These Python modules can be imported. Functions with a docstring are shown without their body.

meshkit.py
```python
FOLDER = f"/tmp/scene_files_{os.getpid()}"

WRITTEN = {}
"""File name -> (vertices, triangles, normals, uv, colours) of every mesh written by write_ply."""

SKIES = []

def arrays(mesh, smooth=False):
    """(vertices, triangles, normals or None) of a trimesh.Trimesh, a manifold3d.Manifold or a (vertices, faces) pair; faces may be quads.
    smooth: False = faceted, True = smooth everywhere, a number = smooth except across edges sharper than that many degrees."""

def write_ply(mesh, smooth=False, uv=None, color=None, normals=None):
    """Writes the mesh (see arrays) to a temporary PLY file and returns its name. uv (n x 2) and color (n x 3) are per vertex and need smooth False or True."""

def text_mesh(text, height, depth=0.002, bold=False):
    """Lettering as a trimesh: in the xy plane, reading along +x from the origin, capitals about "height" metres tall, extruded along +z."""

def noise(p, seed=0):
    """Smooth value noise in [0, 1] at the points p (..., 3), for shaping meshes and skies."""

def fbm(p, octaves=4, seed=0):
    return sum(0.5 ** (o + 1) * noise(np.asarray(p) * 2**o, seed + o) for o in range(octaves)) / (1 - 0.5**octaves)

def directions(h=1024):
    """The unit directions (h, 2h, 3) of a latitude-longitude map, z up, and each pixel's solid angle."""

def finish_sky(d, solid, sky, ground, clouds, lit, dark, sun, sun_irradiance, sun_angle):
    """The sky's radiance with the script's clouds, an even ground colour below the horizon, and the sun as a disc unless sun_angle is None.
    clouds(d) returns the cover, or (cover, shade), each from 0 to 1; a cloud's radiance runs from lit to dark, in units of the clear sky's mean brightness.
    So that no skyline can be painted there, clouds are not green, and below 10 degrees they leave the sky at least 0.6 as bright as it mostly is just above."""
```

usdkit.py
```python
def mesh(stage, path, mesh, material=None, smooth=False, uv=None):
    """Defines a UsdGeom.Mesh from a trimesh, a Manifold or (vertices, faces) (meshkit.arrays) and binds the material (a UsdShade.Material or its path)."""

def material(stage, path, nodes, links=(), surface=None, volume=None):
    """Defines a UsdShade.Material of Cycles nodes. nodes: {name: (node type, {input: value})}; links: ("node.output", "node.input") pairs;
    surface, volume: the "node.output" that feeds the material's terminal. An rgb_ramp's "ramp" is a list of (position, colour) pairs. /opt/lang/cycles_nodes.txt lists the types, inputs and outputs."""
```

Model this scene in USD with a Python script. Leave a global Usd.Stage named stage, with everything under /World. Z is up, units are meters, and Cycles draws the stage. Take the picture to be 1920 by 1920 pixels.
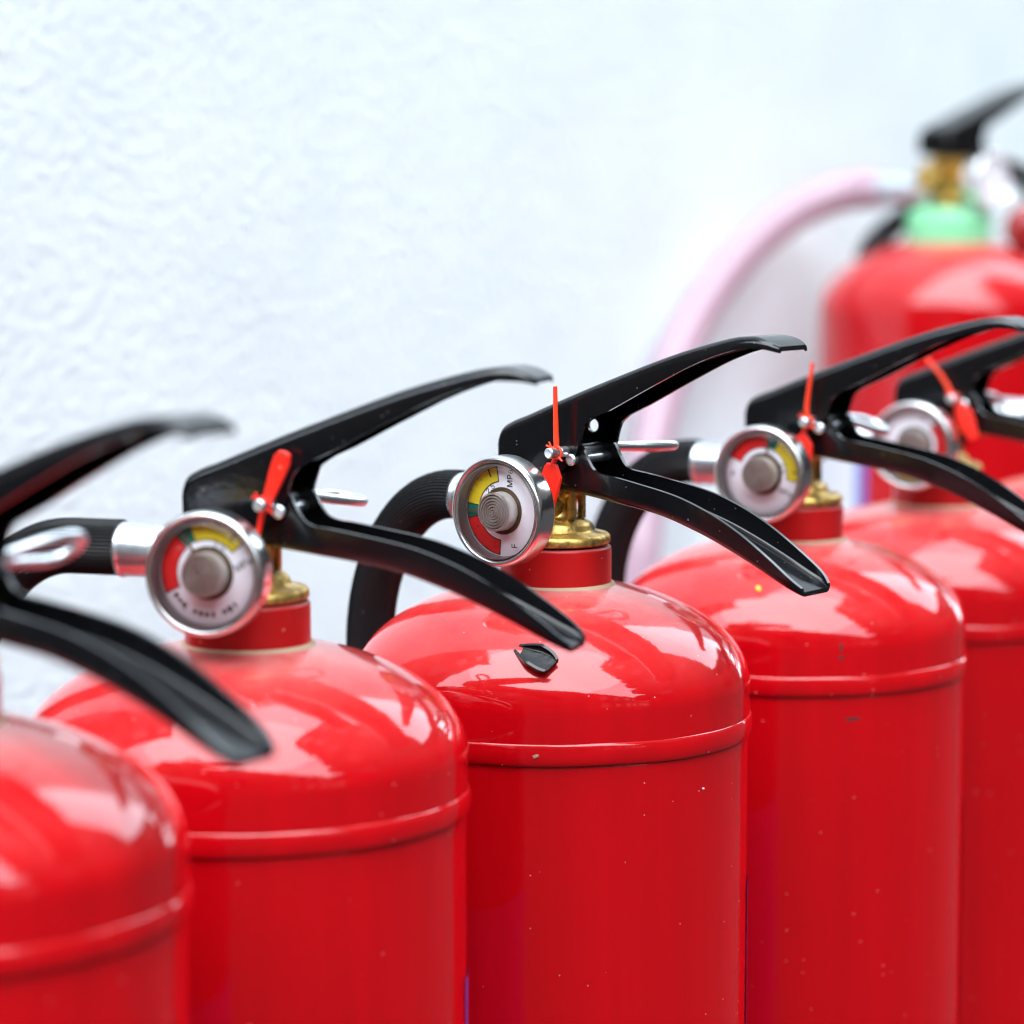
import math, random
import numpy as np, trimesh, usdkit, meshkit
import manifold3d as m3
import shapely.geometry as sg
from pxr import Usd, UsdGeom, UsdLux, UsdShade, Gf, Sdf, Vt

random.seed(4); RNG = np.random.default_rng(4)
stage = Usd.Stage.CreateInMemory()
UsdGeom.SetStageUpAxis(stage, 'Z'); UsdGeom.SetStageMetersPerUnit(stage, 1.0)
UsdGeom.Xform.Define(stage, '/World'); UsdGeom.Scope.Define(stage, '/World/Looks')

# ------------------------------------------------------------------ camera, sky, sun, exposure
NECK = 0.38                       # height of the collar's foot above the pavement
EYE = NECK + 0.1297
PITCH = math.atan(595 / 5400)
cam = UsdGeom.Camera.Define(stage, '/World/camera')
cam.AddTranslateOp().Set(Gf.Vec3d(0, 0, EYE)); cam.AddRotateXOp().Set(90 - math.degrees(PITCH))
cam.CreateHorizontalApertureAttr(36.0); cam.CreateVerticalApertureAttr(36.0)
cam.CreateFocalLengthAttr(36.0 * 5400 / 1920)
cam.CreateClippingRangeAttr(Gf.Vec2f(0.05, 200))
cam.CreateFStopAttr(7.0); cam.CreateFocusDistanceAttr(0.93)
EXPOSURE = 2.25
cam.CreateExposureAttr(EXPOSURE)

SUN_EL, SUN_DIR = math.radians(62), (-0.10, -0.99)      # soft sun behind the cloud, over the photographer's shoulder
SKY = 0.14
sun_dir = np.array([SUN_DIR[0] * math.cos(SUN_EL), SUN_DIR[1] * math.cos(SUN_EL), math.sin(SUN_EL)]); sun_dir /= np.linalg.norm(sun_dir)
usdkit.material(stage, '/World/Looks/sky', {
    's': ('sky_texture', {'sky_type': 'single_scattering', 'sun_disc': False, 'sun_elevation': SUN_EL, 'sun_rotation': math.atan2(sun_dir[0], sun_dir[1]), 'air_density': 1.0, 'aerosol_density': 1.0}),
    't': ('texture_coordinate', {}),
    'n': ('noise_texture', {'scale': 2.2, 'detail': 5, 'roughness': 0.55}),
    'r': ('rgb_ramp', {'ramp': [(0.25, (6.0, 7.0, 7.9)), (0.6, (8.0, 9.0, 9.8)), (0.8, (9.4, 10.3, 11.0))]}),
    'm': ('mix', {'fac': 0.86}),
    'b': ('background_shader', {'strength': SKY})},
    [('t.generated', 'n.vector'), ('n.fac', 'r.fac'), ('s.color', 'm.color1'), ('r.color', 'm.color2'), ('m.color', 'b.color')], surface='b.background')
dome = UsdLux.DomeLight.Define(stage, '/World/sky')
UsdShade.MaterialBindingAPI.Apply(dome.GetPrim()).Bind(UsdShade.Material.Get(stage, '/World/Looks/sky'))
sun = UsdLux.DistantLight.Define(stage, '/World/sun')
sun.CreateIntensityAttr(0.14); sun.CreateAngleAttr(70.0); sun.CreateColorAttr(Gf.Vec3f(1.0, 0.99, 0.97)); sun.CreateNormalizeAttr(True)
z = Gf.Vec3d(*sun_dir.tolist()); rot = Gf.Rotation(Gf.Vec3d(0, 0, 1), z)
sun.AddOrientOp().Set(Gf.Quatf(rot.GetQuat()))

# ------------------------------------------------------------------ helpers: scene tree
used = {}
def numbered(parent, name):
    k = used.get((parent, name), 0); used[(parent, name)] = k + 1
    return name if k == 0 else f'{name}_{k:03d}'
def tag(prim, label=None, cat=None, group=None, kind=None):
    for k, v in (('label', label), ('category', cat), ('group', group), ('kind', kind)):
        if v: prim.SetCustomDataByKey(k, v)
    return prim
def thing(name, loc=(0, 0, 0), rz=0.0, **kw):
    x = UsdGeom.Xform.Define(stage, '/World/' + numbered('/World', name))
    x.AddTranslateOp().Set(Gf.Vec3d(*map(float, loc))); x.AddRotateZOp().Set(float(rz))
    return tag(x.GetPrim(), **kw)
def obj(name, mesh, mat, parent=None, smooth=35, **kw):
    pp = '/World' if parent is None else str(parent.GetPath())
    m = usdkit.mesh(stage, pp + '/' + numbered(pp, name), mesh, M[mat], smooth=smooth)
    return tag(m.GetPrim(), **kw)

# ------------------------------------------------------------------ helpers: shapes
def tm(v, f): return trimesh.Trimesh(np.asarray(v, float), np.asarray(f, int), process=False)
def cat(*ms): return trimesh.util.concatenate([m for m in ms])
def moved(m, t=(0, 0, 0), R=None):
    m = m.copy(); v = np.asarray(m.vertices)
    if R is not None: v = v @ np.asarray(R).T
    m.vertices = v + np.asarray(t, float); return m
def rotz(a): c, s = math.cos(a), math.sin(a); return np.array([[c, -s, 0], [s, c, 0], [0, 0, 1.0]])
def roty(a): c, s = math.cos(a), math.sin(a); return np.array([[c, 0, s], [0, 1, 0], [-s, 0, c]])
def rotx(a): c, s = math.cos(a), math.sin(a); return np.array([[1, 0, 0], [0, c, -s], [0, s, c]])
def lathe(prof, n=64, closed=False):
    """prof: (r, z) from bottom outside to top; r = 0 ends are closed with a fan."""
    prof = np.asarray(prof, float); a = np.arange(n) * 2 * math.pi / n
    v = np.stack([prof[:, None, 0] * np.cos(a), prof[:, None, 0] * np.sin(a), np.repeat(prof[:, 1:2], n, 1)], -1).reshape(-1, 3)
    f = []
    rows = len(prof); rng = range(rows if closed else rows - 1)
    j = np.arange(n); jn = (j + 1) % n
    for i in rng:
        i2 = (i + 1) % rows
        q = np.stack([i * n + j, i * n + jn, i2 * n + jn, i2 * n + j], 1)
        f += [q[:, [0, 1, 2]], q[:, [0, 2, 3]]]
    m = trimesh.Trimesh(v, np.vstack(f), process=True)
    m.update_faces(m.nondegenerate_faces()); return m
def fillet(pts, r, n=5):
    """Round the inner corners of an open polyline."""
    pts = [np.asarray(p, float) for p in pts]; out = [pts[0]]
    for a, b, c in zip(pts[:-2], pts[1:-1], pts[2:]):
        d1, d2 = a - b, c - b; l = min(r, np.linalg.norm(d1) * .45, np.linalg.norm(d2) * .45)
        p1, p2 = b + d1 / np.linalg.norm(d1) * l, b + d2 / np.linalg.norm(d2) * l
        out += [(1 - t) ** 2 * p1 + 2 * t * (1 - t) * b + t * t * p2 for t in np.linspace(0, 1, n)]
    return out + [pts[-1]]
def tube(path, r, n=24, caps=True, ribs=0, depth=0.0):
    p = np.asarray(path, float); t = np.gradient(p, axis=0); t /= np.linalg.norm(t, axis=1, keepdims=True)
    ref = np.array([0, 1.0, 0]) if abs(t[0][1]) < .9 else np.array([1.0, 0, 0])
    u = np.cross(t[0], ref); u /= np.linalg.norm(u); rings = []
    rr = np.broadcast_to(r, (len(p),)); a = np.arange(n) * 2 * math.pi / n
    k = 1 + depth * np.cos(ribs * a) if ribs else np.ones(n)
    for i in range(len(p)):
        u = u - t[i] * (u @ t[i]); u /= np.linalg.norm(u); w = np.cross(t[i], u)
        rings.append(p[i] + rr[i] * k[:, None] * (np.cos(a)[:, None] * u + np.sin(a)[:, None] * w))
    v = np.vstack(rings); f = []; j = np.arange(n); jn = (j + 1) % n
    for i in range(len(p) - 1):
        q = np.stack([i * n + j, i * n + jn, (i + 1) * n + jn, (i + 1) * n + j], 1); f += [q[:, [0, 1, 2]], q[:, [0, 2, 3]]]
    if caps:
        v = np.vstack([v, p[0], p[-1]]); c0, c1 = len(v) - 2, len(v) - 1; b = (len(p) - 1) * n
        f += [np.stack([np.full(n, c0), jn, j], 1), np.stack([np.full(n, c1), b + j, b + jn], 1)]
    return tm(v, np.vstack(f))
def spline(pts, n=60, closed=False):
    from scipy.interpolate import CubicSpline
    p = np.asarray(pts, float); s = np.concatenate([[0], np.cumsum(np.linalg.norm(np.diff(p, axis=0), axis=1))])
    return CubicSpline(s, p, axis=0)(np.linspace(0, s[-1], n))
def extrude(poly, h, z0=0.0):
    m = trimesh.creation.extrude_polygon(sg.Polygon(poly) if not isinstance(poly, sg.Polygon) else poly, h, engine='earcut'); return moved(m, (0, 0, z0))
def bevel_extrude(poly, h, b=0.0003, z0=0.0):
    """Polygon extruded to h with chamfered rims."""
    P = sg.Polygon(poly); v = []; f = []
    parts = [extrude(P, h - 2 * b, z0 + b)]
    hull = lambda za, zb: None
    inner = P.buffer(-b)
    if inner.is_empty or inner.geom_type != 'Polygon': return extrude(P, h, z0)
    def ring(A, B, za, zb):
        a = np.array(A.exterior.coords)[:-1]; bb = np.array([B.exterior.interpolate(B.exterior.project(sg.Point(q))).coords[0] for q in a]); n = len(a)
        vv = np.vstack([np.c_[a, np.full(n, za)], np.c_[bb, np.full(n, zb)]]); j = np.arange(n); jn = (j + 1) % n
        return tm(vv, np.vstack([np.stack([j, jn, n + jn], 1), np.stack([j, n + jn, n + j], 1)]))
    top = ring(P, inner, z0 + h - b, z0 + h); bot = ring(P, inner, z0 + b, z0); bot.invert()
    capm = extrude(inner, 1e-4, z0 + h - 1e-4); capb = extrude(inner, 1e-4, z0)
    return cat(parts[0], top, bot, capm, capb)
def cyl(r, z0, z1, n=32, bev=0.0):
    b = min(bev, (z1 - z0) * .4)
    return lathe([(0, z0), (r - b, z0), (r, z0 + b), (r, z1 - b), (r - b, z1), (0, z1)], n)
def sector(r0, r1, a0, a1, z0, h, n=24):
    """Flat ring sector; angles in degrees counter-clockwise from up."""
    a = np.radians(np.linspace(a0, a1, n) + 90)
    out = np.c_[np.cos(a), np.sin(a)]
    return extrude(np.vstack([r1 * out, (r0 * out)[::-1]]), h, z0)
def channel(us, skin, edge, width, th=0.0014, rad=0.003, taper=None):
    """Folded sheet: skin(u) is the web's outer side, edge(u) the flanges' free edge. Lofted U section in x-z, symmetric about y = 0."""
    rings = []; K = 5
    for u in us:
        s, e = skin(u), edge(u); w = width * (taper(u) if taper else 1.0); sg_ = 1 if e > s else -1
        d = abs(e - s); r = min(rad, d * .7, w * .4); hw = w / 2
        def path(hw, off, r, top):
            p = [(-hw, top)]
            p += [(-hw + r - r * math.cos(q), off + r - r * math.sin(q)) for q in np.linspace(0, math.pi / 2, K)]
            p += [(hw - r + r * math.sin(q), off + r - r * math.cos(q)) for q in np.linspace(0, math.pi / 2, K)]
            return p + [(hw, top)]
        r2 = max(r - th, 0.0003); d = max(d, th + r2 + 2e-4, r + 1e-4)
        o = path(hw, 0, r, d); i = path(hw - th, th, r2, d)[::-1]
        rings.append([(u, y, s + sg_ * zz) for y, zz in o + i])
    v = np.array(rings); k = v.shape[1]; N = len(us); f = []
    j = np.arange(k); jn = (j + 1) % k
    for a in range(N - 1):
        q = np.stack([a * k + j, a * k + jn, (a + 1) * k + jn, (a + 1) * k + j], 1); f += [q[:, [0, 1, 2]], q[:, [0, 2, 3]]]
    half = k // 2
    for a in (0, N - 1):
        for i in range(half - 1):
            q = [a * k + i, a * k + i + 1, a * k + k - 2 - i, a * k + k - 1 - i]
            f += [np.array([[q[0], q[1], q[2]], [q[0], q[2], q[3]]])[:, ::(1 if a else -1)]]
    m = tm(v.reshape(-1, 3), np.vstack(f))
    m.merge_vertices(); m.fix_normals(); return m
def curve(pts):
    from scipy.interpolate import PchipInterpolator
    p = np.asarray(pts, float) / 1000; return PchipInterpolator(p[:, 0], p[:, 1])
def drill(m, hole):
    A = m3.Manifold(m3.Mesh(np.asarray(m.vertices, np.float32), np.asarray(m.faces, np.uint32)))
    B = m3.Manifold(m3.Mesh(np.asarray(hole.vertices, np.float32), np.asarray(hole.faces, np.uint32)))
    r = A - B
    if r.is_empty(): return m
    q = r.to_mesh(); return tm(q.vert_properties[:, :3], q.tri_verts)

# ------------------------------------------------------------------ materials
M = {}
def mat(name, nodes, links=(), surface='p.BSDF'): M[name] = usdkit.material(stage, '/World/Looks/' + name, nodes, links, surface=surface)
def paint(name, base, rough=0.07, dust=(0.62, 0.47, 0.42), top=0.08, neck=0.32, coat=0.28, specks=0.5, ior=1.5):
    mat(name, {
        'g': ('geometry', {}), 't': ('texture_coordinate', {}),
        'so': ('separate_xyz', {}), 'sn': ('separate_xyz', {}),
        'x2': ('math', {'math_type': 'multiply'}), 'y2': ('math', {'math_type': 'multiply'}), 'r2': ('math', {'math_type': 'add'}), 'r': ('math', {'math_type': 'sqrt'}),
        'nk': ('map_range', {'from_min': 0.017, 'from_max': 0.046, 'to_min': neck, 'to_max': 0.0, 'clamp': True}),
        'up': ('map_range', {'from_min': 0.25, 'from_max': 1.0, 'to_min': 0.0, 'to_max': top, 'clamp': True}),
        'ad': ('math', {'math_type': 'add'}),
        'n1': ('noise_texture', {'scale': 38.0, 'detail': 6, 'roughness': 0.65}), 'n1r': ('map_range', {'from_min': 0.3, 'from_max': 0.72, 'to_min': 0.25, 'to_max': 1.3, 'clamp': True}),
        'df': ('math', {'math_type': 'multiply', 'use_clamp': True}),
        'v': ('voronoi_texture', {'scale': 330.0, 'feature': 'f1'}), 'vd': ('math', {'math_type': 'less_than', 'value2': 0.075}),
        'vs': ('separate_color', {}), 'vr': ('math', {'math_type': 'greater_than', 'value2': 0.84}), 'sp': ('math', {'math_type': 'multiply'}), 'sp2': ('math', {'math_type': 'multiply', 'value2': specks}),
        'mp': ('mapping', {'scale': (95.0, 95.0, 4.0)}), 'n2': ('noise_texture', {'scale': 1.0, 'detail': 3, 'roughness': 0.6}), 'tint': ('mix', {'color1': base, 'color2': tuple(min(1, c * 0.70) for c in base)}),
        'c1': ('mix', {'color2': dust}), 'c2': ('mix', {'color2': (0.8, 0.7, 0.65)}),
        'ro': ('math', {'math_type': 'multiply_add', 'value2': 0.35, 'value3': rough}),
        'n3': ('noise_texture', {'scale': 130.0, 'detail': 2}), 'b': ('bump', {'strength': 0.085, 'distance': 0.001}),
        'cr': ('math', {'math_type': 'multiply_add', 'value2': 0.2, 'value3': 0.012}),
        'p': ('principled_bsdf', {'coat_weight': coat, 'ior': ior})},
        [('t.object', 'so.vector'), ('so.x', 'x2.value1'), ('so.x', 'x2.value2'), ('so.y', 'y2.value1'), ('so.y', 'y2.value2'), ('x2.value', 'r2.value1'), ('y2.value', 'r2.value2'), ('r2.value', 'r.value1'),
         ('r.value', 'nk.value'), ('g.normal', 'sn.vector'), ('sn.z', 'up.value'), ('nk.result', 'ad.value1'), ('up.result', 'ad.value2'), ('g.position', 'n1.vector'), ('n1.fac', 'n1r.value'),
         ('ad.value', 'df.value1'), ('n1r.result', 'df.value2'), ('g.position', 'v.vector'), ('v.distance', 'vd.value1'), ('v.color', 'vs.color'), ('vs.r', 'vr.value1'), ('vd.value', 'sp.value1'), ('vr.value', 'sp.value2'), ('sp.value', 'sp2.value1'),
         ('g.position', 'mp.vector'), ('mp.vector', 'n2.vector'), ('n2.fac', 'tint.fac'), ('tint.color', 'c1.color1'), ('df.value', 'c1.fac'), ('c1.color', 'c2.color1'), ('sp2.value', 'c2.fac'), ('c2.color', 'p.base_color'),
         ('df.value', 'ro.value1'), ('ro.value', 'p.roughness'), ('df.value', 'cr.value1'), ('cr.value', 'p.coat_roughness'), ('g.position', 'n3.vector'), ('n3.fac', 'b.height'), ('b.normal', 'p.normal'), ('b.normal', 'p.coat_normal')])
RED = (0.58, 0.0012, 0.0052)
paint('red_paint', RED)
paint('red_collar', (0.50, 0.0016, 0.003), rough=0.33, top=0.2, neck=0.02, coat=0.0, specks=0.7, ior=1.33)
paint('dark_red', (0.35, 0.01, 0.014))
def speckled(name, base, rough, speck, amount=0.8, scale=300.0, cut=0.86, metallic=0.0, bump=0.0, coat=0.0, rvar=0.12, ior=1.5):
    mat(name, {'g': ('geometry', {}), 'v': ('voronoi_texture', {'scale': scale}), 'vd': ('math', {'math_type': 'less_than', 'value2': 0.13}), 'vs': ('separate_color', {}), 'vr': ('math', {'math_type': 'greater_than', 'value2': cut}),
        'sp': ('math', {'math_type': 'multiply'}), 's2': ('math', {'math_type': 'multiply', 'value2': amount}), 'c': ('mix', {'color1': base, 'color2': speck}),
        'n': ('noise_texture', {'scale': 60.0, 'detail': 6, 'roughness': 0.6}), 'ro': ('math', {'math_type': 'multiply_add', 'value2': rvar * 2, 'value3': rough - rvar}),
        'n2': ('noise_texture', {'scale': 420.0, 'detail': 3}), 'b': ('bump', {'strength': bump, 'distance': 0.0006}),
        'p': ('principled_bsdf', {'metallic': metallic, 'coat_weight': coat, 'ior': ior})},
        [('g.position', 'v.vector'), ('v.distance', 'vd.value1'), ('v.color', 'vs.color'), ('vs.r', 'vr.value1'), ('vd.value', 'sp.value1'), ('vr.value', 'sp.value2'), ('sp.value', 's2.value1'), ('s2.value', 'c.fac'), ('c.color', 'p.base_color'),
         ('g.position', 'n.vector'), ('n.fac', 'ro.value1'), ('ro.value', 'p.roughness'), ('g.position', 'n2.vector'), ('n2.fac', 'b.height'), ('b.normal', 'p.normal')])
speckled('black_paint', (0.0022, 0.0022, 0.0026), 0.13, (0.35, 0.33, 0.32), rvar=0.05, bump=0.08, amount=0.4, ior=1.5, scale=620.0, cut=0.93)
speckled('rubber', (0.0045, 0.0045, 0.005), 0.46, (0.2, 0.2, 0.2), bump=0.2, cut=0.94, ior=1.34, scale=520.0)
speckled('zinc', (0.72, 0.76, 0.80), 0.30, (0.3, 0.3, 0.3), metallic=1.0, bump=0.15, cut=0.95)
speckled('chrome', (0.80, 0.80, 0.80), 0.20, (0.25, 0.22, 0.2), metallic=1.0, bump=0.06, cut=0.93, rvar=0.06)
speckled('steel', (0.74, 0.68, 0.63), 0.34, (0.1, 0.08, 0.06), metallic=0.45, bump=0.1, cut=0.93)
speckled('seal_plastic', (0.88, 0.020, 0.008), 0.38, (0.9, 0.3, 0.2), bump=0.15, cut=0.97)
speckled('seal_orange', (0.90, 0.050, 0.012), 0.40, (0.9, 0.3, 0.2), bump=0.15, cut=0.97)
mat('brass', {'g': ('geometry', {}), 'n': ('noise_texture', {'scale': 130.0, 'detail': 6, 'roughness': 0.7}), 'r': ('rgb_ramp', {'ramp': [(0.36, (0.10, 0.065, 0.03)), (0.5, (0.72, 0.47, 0.13)), (0.75, (0.86, 0.62, 0.22))]}),
    'ro': ('map_range', {'from_min': 0.3, 'from_max': 0.65, 'to_min': 0.6, 'to_max': 0.28, 'clamp': True}), 'b': ('bump', {'strength': 0.35, 'distance': 0.0008}), 'p': ('principled_bsdf', {'metallic': 1.0})},
    [('g.position', 'n.vector'), ('n.fac', 'r.fac'), ('r.color', 'p.base_color'), ('n.fac', 'ro.value'), ('ro.result', 'p.roughness'), ('n.fac', 'b.height'), ('b.normal', 'p.normal')])
def plain(name, c, rough=0.5, metallic=0.0, **kw): mat(name, {'p': ('principled_bsdf', {'base_color': c, 'roughness': rough, 'metallic': metallic, **kw})})
def printed(name, c):
    mat(name, {'g': ('geometry', {}), 'n': ('noise_texture', {'scale': 500.0, 'detail': 5, 'roughness': 0.7}), 'm': ('map_range', {'from_min': 0.58, 'from_max': 0.7, 'to_min': 0.0, 'to_max': 0.6, 'clamp': True}),
        'c': ('mix', {'color1': c, 'color2': tuple(x * 0.25 for x in c)}), 'p': ('principled_bsdf', {'roughness': 0.5})},
        [('g.position', 'n.vector'), ('n.fac', 'm.value'), ('m.result', 'c.fac'), ('c.color', 'p.base_color')])
plain('liner', (0.30, 0.30, 0.31), 0.28); plain('dial_white', (0.90, 0.88, 0.93), 0.55); printed('dial_yellow', (0.72, 0.56, 0.015)); printed('dial_green', (0.012, 0.16, 0.11)); printed('dial_red', (0.72, 0.012, 0.012))
plain('ink', (0.015, 0.015, 0.018), 0.6); plain('dark_brass', (0.10, 0.06, 0.03), 0.5, 0.6); plain('needle', (0.16, 0.10, 0.08), 0.4, 0.5)
plain('dust', (0.42, 0.31, 0.20), 0.9); plain('yellow_flake', (0.85, 0.55, 0.02), 0.5); plain('scuff', (0.03, 0.012, 0.012), 0.7)
plain('label_white', (0.80, 0.80, 0.84), 0.35); plain('label_violet', (0.22, 0.03, 0.26), 0.35); plain('label_blue', (0.10, 0.16, 0.62), 0.35)
plain('green_plastic', (0.25, 0.72, 0.38), 0.35, subsurface_weight=0.0); plain('hose_pink', (0.47, 0.31, 0.38), 0.45, coat_weight=0.4)
mat('lens', {'a': ('transparent_bsdf', {'color': (0.99, 0.99, 1.0)}), 'g': ('glossy_bsdf', {'color': (1, 1, 1), 'roughness': 0.04}), 'f': ('fresnel', {'IOR': 1.30}), 'm': ('mix_closure', {})},
    [('f.fac', 'm.fac'), ('a.BSDF', 'm.closure1'), ('g.BSDF', 'm.closure2')], surface='m.closure')
mat('plaster', {'g': ('geometry', {}), 'n': ('noise_texture', {'scale': 185.0, 'detail': 5, 'roughness': 0.6}), 'v': ('voronoi_texture', {'scale': 200.0, 'feature': 'smooth_f1'}), 'n2': ('noise_texture', {'scale': 14.0, 'detail': 4}),
    'mx': ('math', {'math_type': 'add'}), 'c': ('rgb_ramp', {'ramp': [(0.3, (0.745, 0.80, 0.82)), (0.7, (0.80, 0.86, 0.88))]}), 'b': ('bump', {'strength': 0.55, 'distance': 0.0020}), 'p': ('principled_bsdf', {'roughness': 0.75})},
    [('g.position', 'n.vector'), ('g.position', 'v.vector'), ('g.position', 'n2.vector'), ('n.fac', 'mx.value1'), ('v.distance', 'mx.value2'), ('mx.value', 'b.height'), ('b.normal', 'p.normal'), ('n2.fac', 'c.fac'), ('c.color', 'p.base_color')])
mat('concrete', {'g': ('geometry', {}), 'n': ('noise_texture', {'scale': 18.0, 'detail': 8, 'roughness': 0.7}), 'c': ('rgb_ramp', {'ramp': [(0.3, (0.014, 0.014, 0.015)), (0.7, (0.034, 0.033, 0.032))]}), 'b': ('bump', {'strength': 0.4, 'distance': 0.004}), 'p': ('principled_bsdf', {'roughness': 1.0, 'ior': 1.15})},
    [('g.position', 'n.vector'), ('n.fac', 'c.fac'), ('c.color', 'p.base_color'), ('n.fac', 'b.height'), ('b.normal', 'p.normal')])
plain('facade', (0.085, 0.065, 0.055), 0.95, ior=1.2); plain('facade_dark', (0.05, 0.045, 0.04), 0.85); plain('window_glass', (0.03, 0.035, 0.04), 0.08)  # dark colours for the added houses, so that reflections stay dark

# ------------------------------------------------------------------ setting
ROW = np.array([0.605, 0.796]); OUT = np.array([0.796, -0.605])      # along the row of extinguishers, and from the wall towards the open side
def rowpt(s, q): return np.array([0.0147, 0.961]) + s * ROW + q * OUT
def quad_box(s0, s1, q0, q1, z0, z1):
    c = [rowpt(s0, q0), rowpt(s1, q0), rowpt(s1, q1), rowpt(s0, q1)]; P = sg.Polygon([tuple(x) for x in c])
    return extrude(P if P.exterior.is_ccw else sg.Polygon(list(P.exterior.coords)[::-1]), z1 - z0, z0)
obj('pavement', tm([(-30, -30, 0), (30, -30, 0), (30, 30, 0), (-30, 30, 0)], [(0, 1, 2), (0, 2, 3)]), 'concrete', smooth=False, kind='structure')
WALLQ = -0.42
obj('wall', quad_box(-.14, 6, WALLQ - .25, WALLQ, -0.05, 3.2), 'plaster', smooth=False, label='white rough plastered wall behind the red extinguishers', cat='wall')

# added unseen houses: they shape the reflections on the domes and darken the blacks
def facing(az, D):        # point at azimuth az (from the camera's back, towards its right) and distance D, and the frame there
    a = math.radians(az); d = np.array([math.sin(a), -math.cos(a)]); return np.array([0.0147, 0.961]) + D * d, d, np.array([-d[1], d[0]])
def block(az, D, x0, x1, depth, z0, z1):
    c, d, r = facing(az, D); p = [c + x0 * r, c + x1 * r, c + x1 * r + depth * d, c + x0 * r + depth * d]; P = sg.Polygon([tuple(q) for q in p])
    return extrude(P if P.exterior.is_ccw else sg.Polygon(list(P.exterior.coords)[::-1]), z1 - z0, z0)
def house(name, az, D, x0, x1, depth, h, label, floors, balconies=0, side=-1):
    t = thing(name, label=label, cat='building')
    obj('wall', block(az, D, x0, x1, depth, -.02, h), 'facade', t, smooth=False)
    obj('roof', block(az, D - .25, x0 - .25, x1 + .25, depth + .5, h, h + .16), 'facade_dark', t, smooth=False)
    n = int((x1 - x0) / 2.4); st = h / floors
    for f in range(floors):
        for k in range(n):
            xc = x0 + (k + .5) * (x1 - x0) / n
            w = obj('window', block(az, D - .03, xc - .5, xc + .5, .10, f * st + .9, f * st + st - .35), 'window_glass', t, smooth=False)
    for f in range(balconies):
        xe = x0 if side < 0 else x1
        obj('balcony', cat(block(az, D - .1, xe - .75, xe, 3.0, f * 1.45 + 1.5, f * 1.45 + 2.3)), 'facade_dark', t, smooth=False)
house('added_facing_house', -20, 6.0, -9, 30, 6, 4.75, 'low brown house added out of view to shape the reflections on the domes', 2)
house('added_balcony_house', 85, 5.0, -2.9, 3.1, 5, 13.0, 'tall brown house with stacked balconies, added out of view to shape the reflections on the domes', 5, 8)
house('added_side_house', -105, 4.5, -9, 2.5, 5, 11.0, 'tall brown house added out of view beyond the white wall to darken reflections', 4)  # added block that cuts off the sky on the left side
house('added_end_house', 133, 11.0, -6, 1.5, 5, 4.6, 'small brown house added out of view to limit the sky in reflections', 2)

# ------------------------------------------------------------------ fire extinguishers
def ellipse_dome(R, h, r0, n=40):
    """(r, z) from the widest circle up to r0, z = 0 at r0."""
    t = np.linspace(0, math.acos(r0 / R), n); return np.c_[R * np.cos(t), h * R * (np.sin(t) - math.sin(t[-1]))]
G = lambda m, t: moved(m, t, np.array([[1, 0, 0], [0, 0, -1], [0, 1, 0.0]]))     # gauge frame (x right, y up, z out) to the local frame: looks towards -y
TAGS = 'red fire extinguishers standing in a row along the wall'

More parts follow.
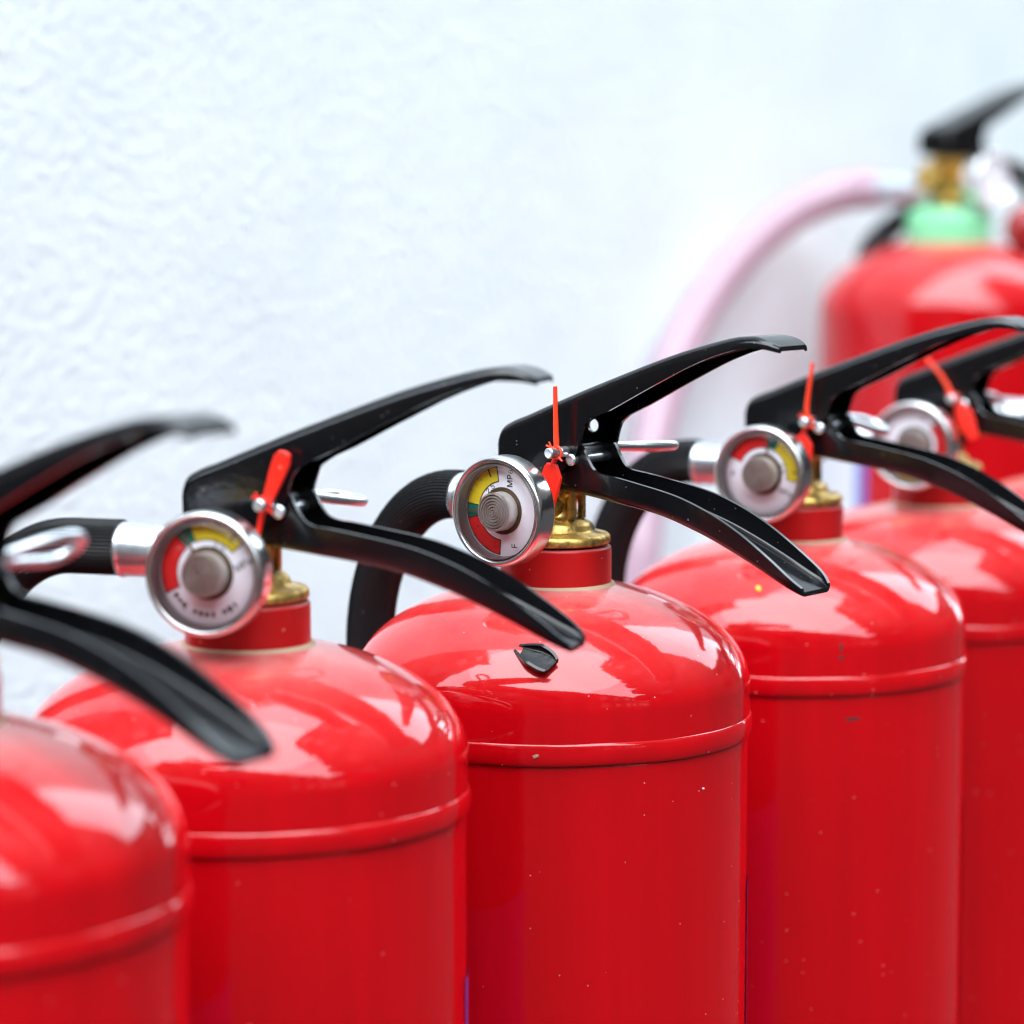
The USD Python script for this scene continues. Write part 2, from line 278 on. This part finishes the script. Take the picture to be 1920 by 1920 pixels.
UP_SKIN = curve([(-15.3, 50.5), (-14.4, 52.6), (-12, 54.2), (-4, 57.2), (9, 62.2), (31, 70.2), (56, 78.6), (66, 81.3), (73, 82.9), (79, 83.9), (84, 84.1), (88.5, 83.1), (93, 80.9)])
UP_EDGE = curve([(-15.3, 38.4), (-6, 36.6), (4, 36.2), (12, 39.5), (16.8, 44.5), (18.2, 49.5), (19.6, 53.4), (22.4, 55.9), (30, 59.4), (48, 68.2), (66, 76.2), (75, 79.0), (82, 80.3), (88, 80.1), (93, 79.0)])
LO_SKIN = curve([(-15, 38.0), (-8, 36.2), (1, 34.4), (9, 32.4), (21, 30.3), (35, 28.0), (47, 25.8), (62.5, 20.9), (74.3, 15.9), (84, 11.2), (93.4, 6.3), (101, 2.6)])
LO_EDGE = curve([(-15, 48.5), (-5, 49.5), (10, 49), (15, 48.6), (18.2, 46.8), (20.2, 43), (22.4, 39.8), (25, 38.5), (30, 37.7), (40, 35.8), (55, 32.5), (66.5, 28.3), (77, 23), (86, 17.2), (94, 11.4), (98, 8.2), (101, 5.4)])
US_UP = np.r_[np.linspace(-.0153, -.012, 6), np.linspace(-.010, .012, 14), np.linspace(.014, .026, 16), np.linspace(.030, .078, 24), np.linspace(.080, .093, 12)]
US_LO = np.r_[np.linspace(-.015, .014, 12), np.linspace(.0155, .027, 16), np.linspace(.030, .092, 30), np.linspace(.094, .101, 8)]
tip = lambda u0, u1, k: (lambda u: 1.0 if u < u0 else 1 - k * (1 - math.sqrt(max(0, 1 - ((u - u0) / (u1 - u0)) ** 2))))
upper_mesh = channel(US_UP, UP_SKIN, UP_EDGE, 0.0232, th=.0015, rad=.0034, taper=lambda u: (1.0 if u < .02 else 1 - .06 * min(1, (u - .02) / .05)) * tip(.0875, .0942, .5)(u))
hole = moved(cyl(.0022, -.004, .004, 24), (.0083, .0115, .0526), rotx(math.pi / 2))
upper_mesh = drill(upper_mesh, hole)
lower_mesh = channel(US_LO, LO_SKIN, LO_EDGE, 0.0200, th=.0015, rad=.0030, taper=lambda u: (1.0 if u < .03 else 1 + .08 * min(1, (u - .03) / .03)) * tip(.0955, .1025, .5)(u))

def hose_path(R, v0, u0=-.0402, bend=.0385, x0=.0430, bz=.056):
    p = [(-x, 0, v0) for x in np.linspace(-u0, x0, 6)]
    p += [(-x0 - bend * math.sin(a), 0, v0 - bz + bz * math.cos(a)) for a in np.linspace(0, math.pi / 2, 22)[1:]]
    p += [(-x0 - bend, 0, v0 - bz - d) for d in np.linspace(0, .27, 14)[1:]]
    return np.array(p)

def seal_strip(name, pts, r, mat_, parent):  # a slightly flattened plastic tail
    m = tube(spline(pts, 24), r, 10); obj(name, m, mat_, parent, smooth=60); return m

def gauge(t, dial_rot, extra_print=False, vz=0.0):
    c = (0, -.034, .0268 + vz); sub = {}
    bez = lathe([(.0150, -.0095), (.0172, -.0095), (.0180, -.0088), (.0183, -.0080), (.0183, -.0022), (.0181, -.0010), (.0176, -.0002), (.0170, 0.0), (.0163, -.0003), (.0160, -.0010), (.0159, -.0070), (.0150, -.0070)], 96, closed=True)
    back = lathe([(0, -.0100), (.0150, -.0100), (.0165, -.0092), (.0165, -.0080), (0, -.0080)], 64)
    g = obj('gauge', G(cat(back), c), 'chrome', t, smooth=40)
    stem = moved(cyl(.0055, 0, .026, 28, .0005), (0, 0, .0268), rotx(math.pi / 2)); 
    o = lambda nm, m, mt, **kw: obj(nm, G(m, c), mt, g, **kw)
    o('bezel', bez, 'chrome', smooth=50)
    zd = -.0046
    o('liner', lathe([(.0150, zd - .0002), (.0157, zd - .0002), (.0159, -.0012), (.0156, -.0009), (.0152, zd + .0006), (.0150, zd + .0006)], 72, closed=True), 'liner', smooth=50)
    Rz = lambda m: moved(m, (0, 0, 0), rotz(math.radians(dial_rot)))
    o('dial', cyl(.0152, zd - .0006, zd, 96), 'dial_white')
    e = .00006
    for nm, a0, a1, mt in (('red_zone', 103, 175, 'dial_red'), ('green_zone', 83, 102, 'dial_green'), ('yellow_zone', 10, 82, 'dial_yellow')):
        o(nm, Rz(sector(.0098, .0146, a0, a1, zd + .00002, e)), mt, smooth=False)
    lines = [sector(.0097, .0147, a - .7, a + .7, zd + .00002, 2 * e, 3) for a in (9.6, 82.5, 102.5, 175.4)] + [sector(.00955, .00985, a0, a1, zd + .00002, 2 * e) for a0, a1 in ((9.6, 83), (103, 175))] + [sector(.0145, .0147, 9.6, 175, zd + .00002, 2 * e)]
    lines += [sector(.0118, .0147, a - 1.0, a + 1.0, zd + .00002, 3 * e, 3) for a in (24, 92)] + [sector(.0140, .0147, a - .6, a + .6, zd + .00002, 3 * e, 3) for a in (46, 64, 128, 152)]
    o('scale_marks', Rz(cat(*lines)), 'ink', smooth=False)
    def txt(s, h, r, ang, turn):                   # ang counter-clockwise from up, turn of the writing
        m = meshkit.text_mesh(s, h, 2 * e); b = m.bounds.mean(0); m = moved(m, (-b[0], -b[1], 0)); m = moved(m, (0, 0, 0), rotz(math.radians(turn)))
        a = math.radians(ang + 90); return moved(m, (r * math.cos(a), r * math.sin(a), zd + .00002))
    T = [txt('MPa', .0021, .0112, -15, 90), txt('2.5', .0019, .0087, 36, 40), txt('F', .0022, .0122, -157, 92)]
    if extra_print:
        for k in range(12):
            if k % 5 == 3: continue
            a = math.radians(-56 + 9 * k); w, h = .00035 + .0004 * RNG.random(), .0005 + .0005 * RNG.random()
            T.append(moved(moved(extrude([(-w, -h), (w, -h), (w * .6, h), (-w, h * .7)], 2 * e), (0, 0, 0), rotz(a)), (.0119 * math.sin(a), -.0119 * math.cos(a), zd + .00002)))
    o('lettering', cat(*[Rz(x) for x in T[:3]], *T[3:]), 'ink', smooth=False)
    o('dial_opening', cyl(.0078, zd + .0001, zd + .0003, 48), 'dark_brass')
    prof = [(.0062, zd), (.0064, zd + .0005), (.0064, .0004)]
    for k in range(6):                             # concentric coils of the spring seen end-on
        r1 = .0062 - k * .00096; prof += [(r1, .0008), (r1 - .0002, .0011), (r1 - .00045, .0011), (r1 - .0006, .0002), (r1 - .0006, -.0012), (r1 - .00088, -.0012), (r1 - .0009, .0)]
    prof += [(.0004, .0012), (0, .0013)]
    o('coil', lathe(prof, 56), 'steel', smooth=50)
    nd = extrude([(-.00035, .0055), (.00035, .0055), (.0003, .0142), (-.0003, .0142)], .0004, zd + .0012)
    o('needle', moved(nd, (0, 0, 0), rotz(math.radians(dial_rot + 92 if dial_rot != -110 else dial_rot + 96))), 'needle', smooth=False)
    lp = [(.0159, -.0006), (.0154, .0003), (.0148, .0009), (.0138, .0014), (.0090, .0018), (.0040, .0020), (.0, .0020)]
    o('lens', lathe(lp, 72), 'lens', smooth=60)
    return g

def make_extinguisher(x, y, phi, label, dial_rot, seal, z=0.0, tilt=0.0, loop=-6.0, hx=.0430, vz=0.0, R=0.0668, extra_print=False, marks=()):
    t = thing('fire_extinguisher', (x, y, NECK + z), -phi, label=label, cat='fire extinguisher', group=TAGS)
    H = NECK + z
    dome = ellipse_dome(R, .52, .285 * R); off = rotz(math.radians(phi)) @ np.array([-.0012, 0, 0])
    zb0, zb1 = -.0428, -.0501                    # weld bead
    prof = [(0, -H + .006), (.055, -H + .006), (.060, -H + .001), (.0625, -H + .001), (.064, -H + .004), (.99 * R, -H + .010), (.990 * R, zb1 - .004), (.990 * R, zb1 - .0005), (.983 * R, zb1 + .0006)]
    prof += [(1.0 * R, (zb0 + zb1) / 2), (1.0 * R, zb0)] + [tuple(q) for q in dome] + [(.20 * R, .0005), (0, .0006)]
    # subdivide the long side so that shading is even
    body = obj('cylinder', moved(lathe(prof, 144), off), 'red_paint', t, smooth=30)
    b = [(.985 * R, zb1 + .0004)] + [(1.0 * R + .0012 * math.sin(a) ** .7 - .0004, (zb0 + zb1) / 2 - (zb0 - zb1) / 2 * math.cos(a)) for a in np.linspace(0.05, math.pi - .02, 14)] + [(.99 * R, zb0 + .0003)]
    wb = lathe(b, 144); wv = np.asarray(wb.vertices); wn = meshkit.fbm(wv * 60 + x * 100, 3) - .5; wr = np.linalg.norm(wv[:, :2], axis=1, keepdims=True)
    wb.vertices = np.c_[wv[:, :2] * (1 + wn[:, None] * .0008 / wr), wv[:, 2] + (meshkit.fbm(wv * np.array([25, 25, 0]) + y * 50, 2) - .5) * .0009]
    obj('weld_band', moved(wb, off), 'red_paint', body, smooth=50)
    # sticker round the back right of the shell
    def wrap(a0, a1, z0, z1, r, mt, nm, corner=0.0):
        a = np.radians(np.linspace(a0, a1, 36)); zz = np.linspace(z0, z1, 4)
        v = np.array([(r * math.cos(q), r * math.sin(q), w) for w in zz for q in a]); n = len(a); f = []
        for i in range(3):
            for k in range(n - 1): q0 = i * n + k; f += [(q0, q0 + 1, q0 + n + 1), (q0, q0 + n + 1, q0 + n)]
        m = tm(v, f); return obj(nm, moved(m, off), mt, t, smooth=60)
    lb = wrap(phi - 8, phi + 165, -.100 - .14, -.100, .990 * R + .00035, 'label_violet', 'label')
    collar = fillet([(.0187, -.0010), (.0187, .0122), (.0180, .0128), (.0130, .0128)], .0006)
    obj('collar', lathe(collar, 96), 'red_collar', t, smooth=40)
    obj('dust_ring', lathe([(.0186, .0006), (.0196, .0004), (.0204, -.0006)], 72), 'dust', t, smooth=60)
    # brass valve: flange, hexagon step, waist and flared head with ribs
    vp = fillet([(0, .0133), (.0172, .0133), (.0184, .0139), (.0184, .0158), (.0176, .0169), (.0140, .0176), (.0132, .0180), (.0122, .0205), (.0095, .0218), (.0076, .0228), (.0070, .0255), (.0074, .0282), (.0098, .0305), (.0102, .0330), (.0, .0330)], .0009, 4)
    hexn = moved(lathe([(0, .0205), (.0098, .0205), (.0102, .0209), (.0102, .0222), (.0096, .0226), (0, .0226)], 6), (0, 0, 0), rotz(.3))
    rib = cat(*[moved(trimesh.creation.box([.0016, .0024, .0105]), (sx * .0086, sy, .0275)) for sx in (-1, 1) for sy in (-.003, .003)])
    boss_g = moved(cyl(.0062, .0, .0262, 32, .0006), (0, 0, .0268), rotx(math.pi / 2))
    boss_h = moved(cyl(.0072, .0, .026, 32, .0006), (0, 0, .0265), roty(-math.pi / 2))
    obj('valve', cat(lathe(vp, 72), hexn, rib, boss_g, boss_h), 'brass', t, smooth=40)
    Rt = roty(math.radians(tilt))
    tl = lambda m: moved(moved(moved(m, (0, 0, -.034)), (0, 0, 0), Rt), (0, 0, .034 + vz))
    lo = obj('carrying_handle', tl(lower_mesh), 'black_paint', t, smooth=38)
    up = obj('squeeze_lever', tl(upper_mesh), 'black_paint', t, smooth=38)
    rv = moved(cat(cyl(.0017, -.0126, .0126, 24, .0003), cyl(.0020, .0117, .0124, 24, .0003), cyl(.0020, -.0124, -.0117, 24, .0003)), (.0150, 0, .0428), rotx(math.pi / 2))
    obj('rivet', tl(rv), 'zinc', t)
    pin = moved(lathe([(0, -.0212), (.0014, -.0212), (.0018, -.0208), (.0018, -.0184), (.0014, -.0180), (.0012, -.0166), (.0014, -.0156), (.0018, -.0152), (.0018, .0130), (0, .0130)], 24), (.0125, 0, .0455), rotx(-math.pi / 2))
    pn = obj('safety_pin', tl(pin), 'zinc', t)
    ca, sa = math.cos(math.radians(loop)), math.sin(math.radians(loop)); lw = .0062
    ring = [(0, .012 + d) for d in np.linspace(0, .020, 6)] + [(lw - lw * math.cos(a), .032 + lw * 1.15 * math.sin(a)) for a in np.linspace(0, math.pi, 16)[1:]] + [(2 * lw * (1 - .85 * k ** 1.6), .032 - .0195 * k) for k in np.linspace(0, 1, 8)[1:]]
    rp = np.array([(.0125 + q * ca, w, .0455 - q * sa - .085 * (w - .012)) for q, w in ring])
    obj('pull_ring', tl(tube(rp, .00155, 14)), 'zinc', pn, smooth=60)
    seal(t, tl)
    fer = moved(lathe(fillet([(.0, .026), (.0066, .026), (.0078, .027), (.0080, .029), (.0081, .0385), (.0084, .0392), (.0084, .0404), (.0, .0404)], .0006, 3), 40), (0, 0, .0265), roty(-math.pi / 2))
    hs = obj('hose', tube(hose_path(R, .0272, x0=hx), .0083, 184, ribs=46, depth=.022), 'rubber', t, smooth=60)
    obj('ferrule', fer, 'zinc', hs, smooth=40)
    gauge(t, dial_rot, extra_print, vz)
    return t

# ------ tamper seals (local frame: x along the handle, y away from the camera side, z up from the collar foot)
PY = -.0163
def flat_tag(poly, th=.0016): return bevel_extrude(poly, th, .0003)
FRONT = np.array([[1, 0, 0], [0, 0, -1], [0, 1, 0.0]])      # x-y drawing to x-z, facing -y
def seal_tail(tail, tagc, tag_ang, mat_='seal_orange', tag_len=.0135, tag_w=.0078, blade=False):
    def f(t, tl):
        pts = [(.0125, PY, .0455), *[(a, PY - .0012 * k / len(tail), b) for k, (a, b) in enumerate(tail)]]
        n = len(pts)
        m = tube(spline(pts, 26), np.r_[np.linspace(.0008, .0010, 6), np.linspace(.00095, .0007, 20)], 8)
        knot = tube([(.0125 + .0021 * math.cos(a), PY - .0003, .0455 + .0021 * math.sin(a)) for a in np.linspace(0, 2 * math.pi, 18)], .00045, 8)
        stubs = cat(tube([(.0105, PY - .001, .0472), (.0092, PY - .0014, .0478)], .00035, 6), tube([(.0138, PY - .001, .0440), (.0155, PY - .0012, .0428)], .00035, 6), tube([(.0112, PY - .0008, .0465), (.0102, PY - .0012, .0490)], .0003, 6))
        sl = obj('tamper_seal', tl(cat(m, knot, stubs)), mat_, t, smooth=50)
        L, w = tag_len, tag_w
        poly = [(-w * .22, 0), (w * .22, 0), (w * .50, -L * .28), (w * .44, -L * .55), (w * .26, -L), (-w * .26, -L), (-w * .48, -L * .45), (-w * .34, -L * .10)]
        if blade: poly = [(-w * .30, .001), (w * .30, .001), (w * .52, -L * .55), (w * .54, -L * .85), (w * .34, -L * .97), (0, -L), (-w * .34, -L * .97), (-w * .5, -L * .80), (-w * .46, -L * .5)]
        tg = moved(moved(flat_tag(poly), (0, 0, -.0008), rotz(math.radians(tag_ang))), (0, 0, 0), FRONT)
        dx, dz = tagc
        neck = tube([(.0125, PY, .0450), (.0125 + (dx - .0125) * .9, PY, .0450 + (dz - .0450) * .9 - .0006), (dx, PY, dz - .001)], .0009, 8)
        obj('seal_tag', tl(cat(moved(tg, (dx, PY, dz)), neck)), 'seal_plastic', sl, smooth=30)
    return f
seal3 = seal_tail([(.0123, .0500), (.0124, .0560), (.0126, .0620), (.0128, .0672)], (.0106, .0418), -8, tag_len=.0150, tag_w=.0084)
seal4 = seal_tail([(.0120, .0500), (.0128, .0560), (.0138, .0620), (.0147, .0675)], (.0100, .0405), 4)
seal5 = seal_tail([(.0105, .0490), (.0060, .0560), (.0010, .0615), (-.0020, .0660)], (.0145, .0430), 26, tag_len=.0155)
seal2 = seal_tail([(.0115, .0420), (.0104, .0370), (.0096, .0330), (.0088, .0290)], (.0138, .0470), 157, mat_='seal_plastic', tag_len=.0150, tag_w=.0050, blade=True)
seal6 = seal_tail([(.0120, .0500), (.0130, .0560), (.0150, .0620)], (.0100, .0405), 0)

RED_ROW = []
RED_ROW.append(make_extinguisher(-.1477, .7155, 31, 'red fire extinguisher cut off by the left edge, only dome and black levers showing', -30, seal6, z=-.002, tilt=-2.0, loop=-35, vz=-.0065))
RED_ROW.append(make_extinguisher(-.0785, .847, 17, 'red fire extinguisher second from left, gauge dial red on its left and yellow on top', -60, seal2, z=-.0028, tilt=-1.4, loop=11, hx=.057, vz=-.0022, extra_print=True))
RED_ROW.append(make_extinguisher(.0147, .961, 37, 'sharply focused red fire extinguisher, gauge yellow above red, straight upright red seal tail', 0, seal3, tilt=-1.0))
RED_ROW.append(make_extinguisher(.1073, 1.089, 29, 'red fire extinguisher with a yellow flake and black scuffs on its dome', -110, seal4, tilt=-1.0, loop=24))
RED_ROW.append(make_extinguisher(.1800, 1.212, 28, 'red fire extinguisher with a tilted red seal, its blurred gauge yellow at the bottom', -220, seal5, tilt=-.6, loop=55))
RED_ROW.append(make_extinguisher(.2650, 1.330, 30, 'red fire extinguisher at the right edge, mostly hidden behind the nearer levers', 40, seal6))

def blot(parent, name, p, n, w, h, mt, th=.00025, ang=0.0, seed=0):      # small irregular chip or smear lying on the paint
    r = np.random.default_rng(seed); k = 14; a = np.linspace(0, 2 * math.pi, k, endpoint=False); q = .7 + .5 * r.random(k)
    poly = np.c_[w / 2 * np.cos(a) * q, h / 2 * np.sin(a) * q]; m = extrude(poly, th + .0003, -.0003)
    n = np.array(n); n = n / np.linalg.norm(n); x = np.cross([0, 0, 1.0], n); x /= np.linalg.norm(x); y = np.cross(n, x)
    m = moved(m, (0, 0, 0), rotz(ang)); return obj(name, moved(m, p, np.stack([x, y, n], 1)), mt, parent, smooth=False)
e4 = RED_ROW[3]
blot(e4, 'paint_flake', (.0095, -.0536, -.0129), (.113, -.572, .813), .0015, .0028, 'yellow_flake', .0006, .5, 1)
blot(e4, 'scuff', (.0414, -.0521, -.0320), (.634, -.770, .07), .0011, .0028, 'scuff', .00005, .1, 2)
blot(e4, 'scuff', (.0415, -.0521, -.0357), (.636, -.771, 0), .0016, .0018, 'scuff', .00005, .1, 3)
blot(e4, 'scuff', (.0446, -.0484, -.0584), (.690, -.724, 0), .0060, .0012, 'scuff', .00005, .0, 4)
blot(RED_ROW[2], 'paint_chip', (.0345, -.0580, -.0462), (.524, -.852, 0), .0020, .0011, 'dust', .0004, .3, 5)
blot(RED_ROW[2], 'paint_flake', (.0648, -.0078, -.0611), (.994, -.107, 0), .0008, .0006, 'dial_white', .0003, .3, 6)

# added lever-shaped piece standing in for a dark ghost mark on the sharp dome
ghost_mesh = channel(np.linspace(-.011, .0070, 18), lambda u: 0.0, lambda u: .0014 + .0022 * math.sin(math.pi * min(1, (u + .011) / .0195)), .0108, th=.0012, rad=.0026, taper=lambda u: min(1, .40 + .60 * (u + .011) / .009) - .42 * (1 - math.sqrt(max(0, 1 - (max(0, u - .0015) / .0060) ** 2))))
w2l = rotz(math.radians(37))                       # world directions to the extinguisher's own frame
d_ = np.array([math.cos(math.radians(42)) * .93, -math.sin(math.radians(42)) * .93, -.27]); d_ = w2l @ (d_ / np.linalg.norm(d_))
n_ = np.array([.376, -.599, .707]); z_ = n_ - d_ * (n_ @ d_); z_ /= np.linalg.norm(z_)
ghost_mesh.apply_scale(.84); ghost_mesh = moved(ghost_mesh, np.array([.0306, -.0509, -.0173]) + n_ * .0001, np.stack([d_, np.cross(z_, d_), z_], 1))
ft = thing('ghost_mark_piece', (.0147, .961, NECK), -37, label='added black piece standing in for a dark ghost mark on the dome of the sharp red extinguisher', cat='lever tip')
obj('ghost_mark_shape', ghost_mesh, 'black_paint', ft, smooth=38)

# ------------------------------------------------------------------ tall extinguishers by the wall
def tall_extinguisher(x, y, zn, phi, label, R=.08, hose=True, yellow=False):
    t = thing('tall_fire_extinguisher', (x, y, zn), -phi, label=label, cat='fire extinguisher')
    dome_ = ellipse_dome(R, .60, .33 * R)
    body = obj('cylinder', lathe([(0, -zn + .004), (R * .95, -zn + .002), (R, -zn + .012), *[tuple(q) for q in dome_], (0, .001)], 128), 'red_paint', t, smooth=30)
    obj('neck_ring', lathe(fillet([(.33 * R, -.001), (.335 * R, .014), (.30 * R, .0205), (.0, .021)], .003), 64), 'green_plastic', t, smooth=40)
    v = cat(lathe(fillet([(0, .021), (.0125, .021), (.0125, .026), (.0095, .028), (.0095, .044), (.0125, .047), (.0125, .052), (0, .052)], .001), 48), moved(cyl(.008, 0, .022, 32, .0006), (0, 0, .037), rotx(math.pi / 2)), moved(cyl(.008, 0, .024, 32, .0006), (0, 0, .039), roty(-math.pi / 2)))
    obj('valve', v, 'brass', t)
    obj('carrying_handle', moved(channel(US_LO, LO_SKIN, LO_EDGE, .022, taper=None), (0, 0, .016)), 'black_paint', t)
    obj('squeeze_lever', moved(channel(US_UP, UP_SKIN, UP_EDGE, .0255, taper=None), (0, 0, .016)), 'black_paint', t)
    gz = obj('gauge', moved(lathe([(0, -.012), (.0165, -.012), (.0170, -.010), (.0170, -.001), (.0160, 0), (.0150, -.001), (.0150, -.003), (0, -.003)], 64), (0.004, -.033, .038), FRONT), 'chrome', t)
    obj('dial', moved(cyl(.0148, -.0026, -.0022, 48), (.004, -.033, .038), FRONT), 'dial_white', gz)
    if hose:
        return t
    return t

tt = tall_extinguisher(.2716, 1.80, EYE - .0290, -40, 'taller red extinguisher with a green neck ring and pale pink hose, blurred behind the row')
HOSE = [(-.0228, .0361, .0326), (-.0412, .0607, .0287), (-.0749, .0694, .0141), (-.1152, .0706, -.0118), (-.1559, .0655, -.0482), (-.1967, .0475, -.0876), (-.2241, .0314, -.131), (-.2445, .0159, -.1751), (-.2488, .0129, -.243), (-.2486, .0128, -.3217)]
hs = obj('hose', tube(spline(HOSE, 70), .0122, 28), 'hose_pink', tt, smooth=60)
obj('ferrule', tube(np.linspace((-.0095, .0020, .0325), (-.0240, .0390, .0330), 5), .0105, 28), 'zinc', hs, smooth=40)
obj('hose_clip', tube(spline([(-.0171, .0143, .0181), (-.0177, .0279, .0108), (-.0277, .0363, -.0032), (-.031, .0375, -.012)], 16), np.linspace(.006, .0095, 16), 20), 'rubber', tt, smooth=60)
nz = lathe([(0, -.004), (.006, -.0035), (.0105, -.001), (.0140, .004), (.0155, .012), (.0150, .030), (.0120, .060), (0, .060)], 40)
obj('nozzle', moved(nz, (.0166, -.0400, .0078), rotz(math.radians(-8)) @ roty(math.pi / 2)), 'dark_red', tt, smooth=50)
for nm, a0, a1, mt_ in (('label', -300, -180, 'label_white'), ('label_stripe', -180, -175, 'label_blue')):
    a = np.radians(np.linspace(a0, a1, 40)); v = [(.0804 * math.cos(q), .0804 * math.sin(q), w) for w in (-.33, -.128) for q in a]; n = len(a)
    f = [t for k in range(n - 1) for t in ((k, k + 1, n + k + 1), (k, n + k + 1, n + k))]
    obj(nm, tm(v, f), mt_, tt, smooth=60)
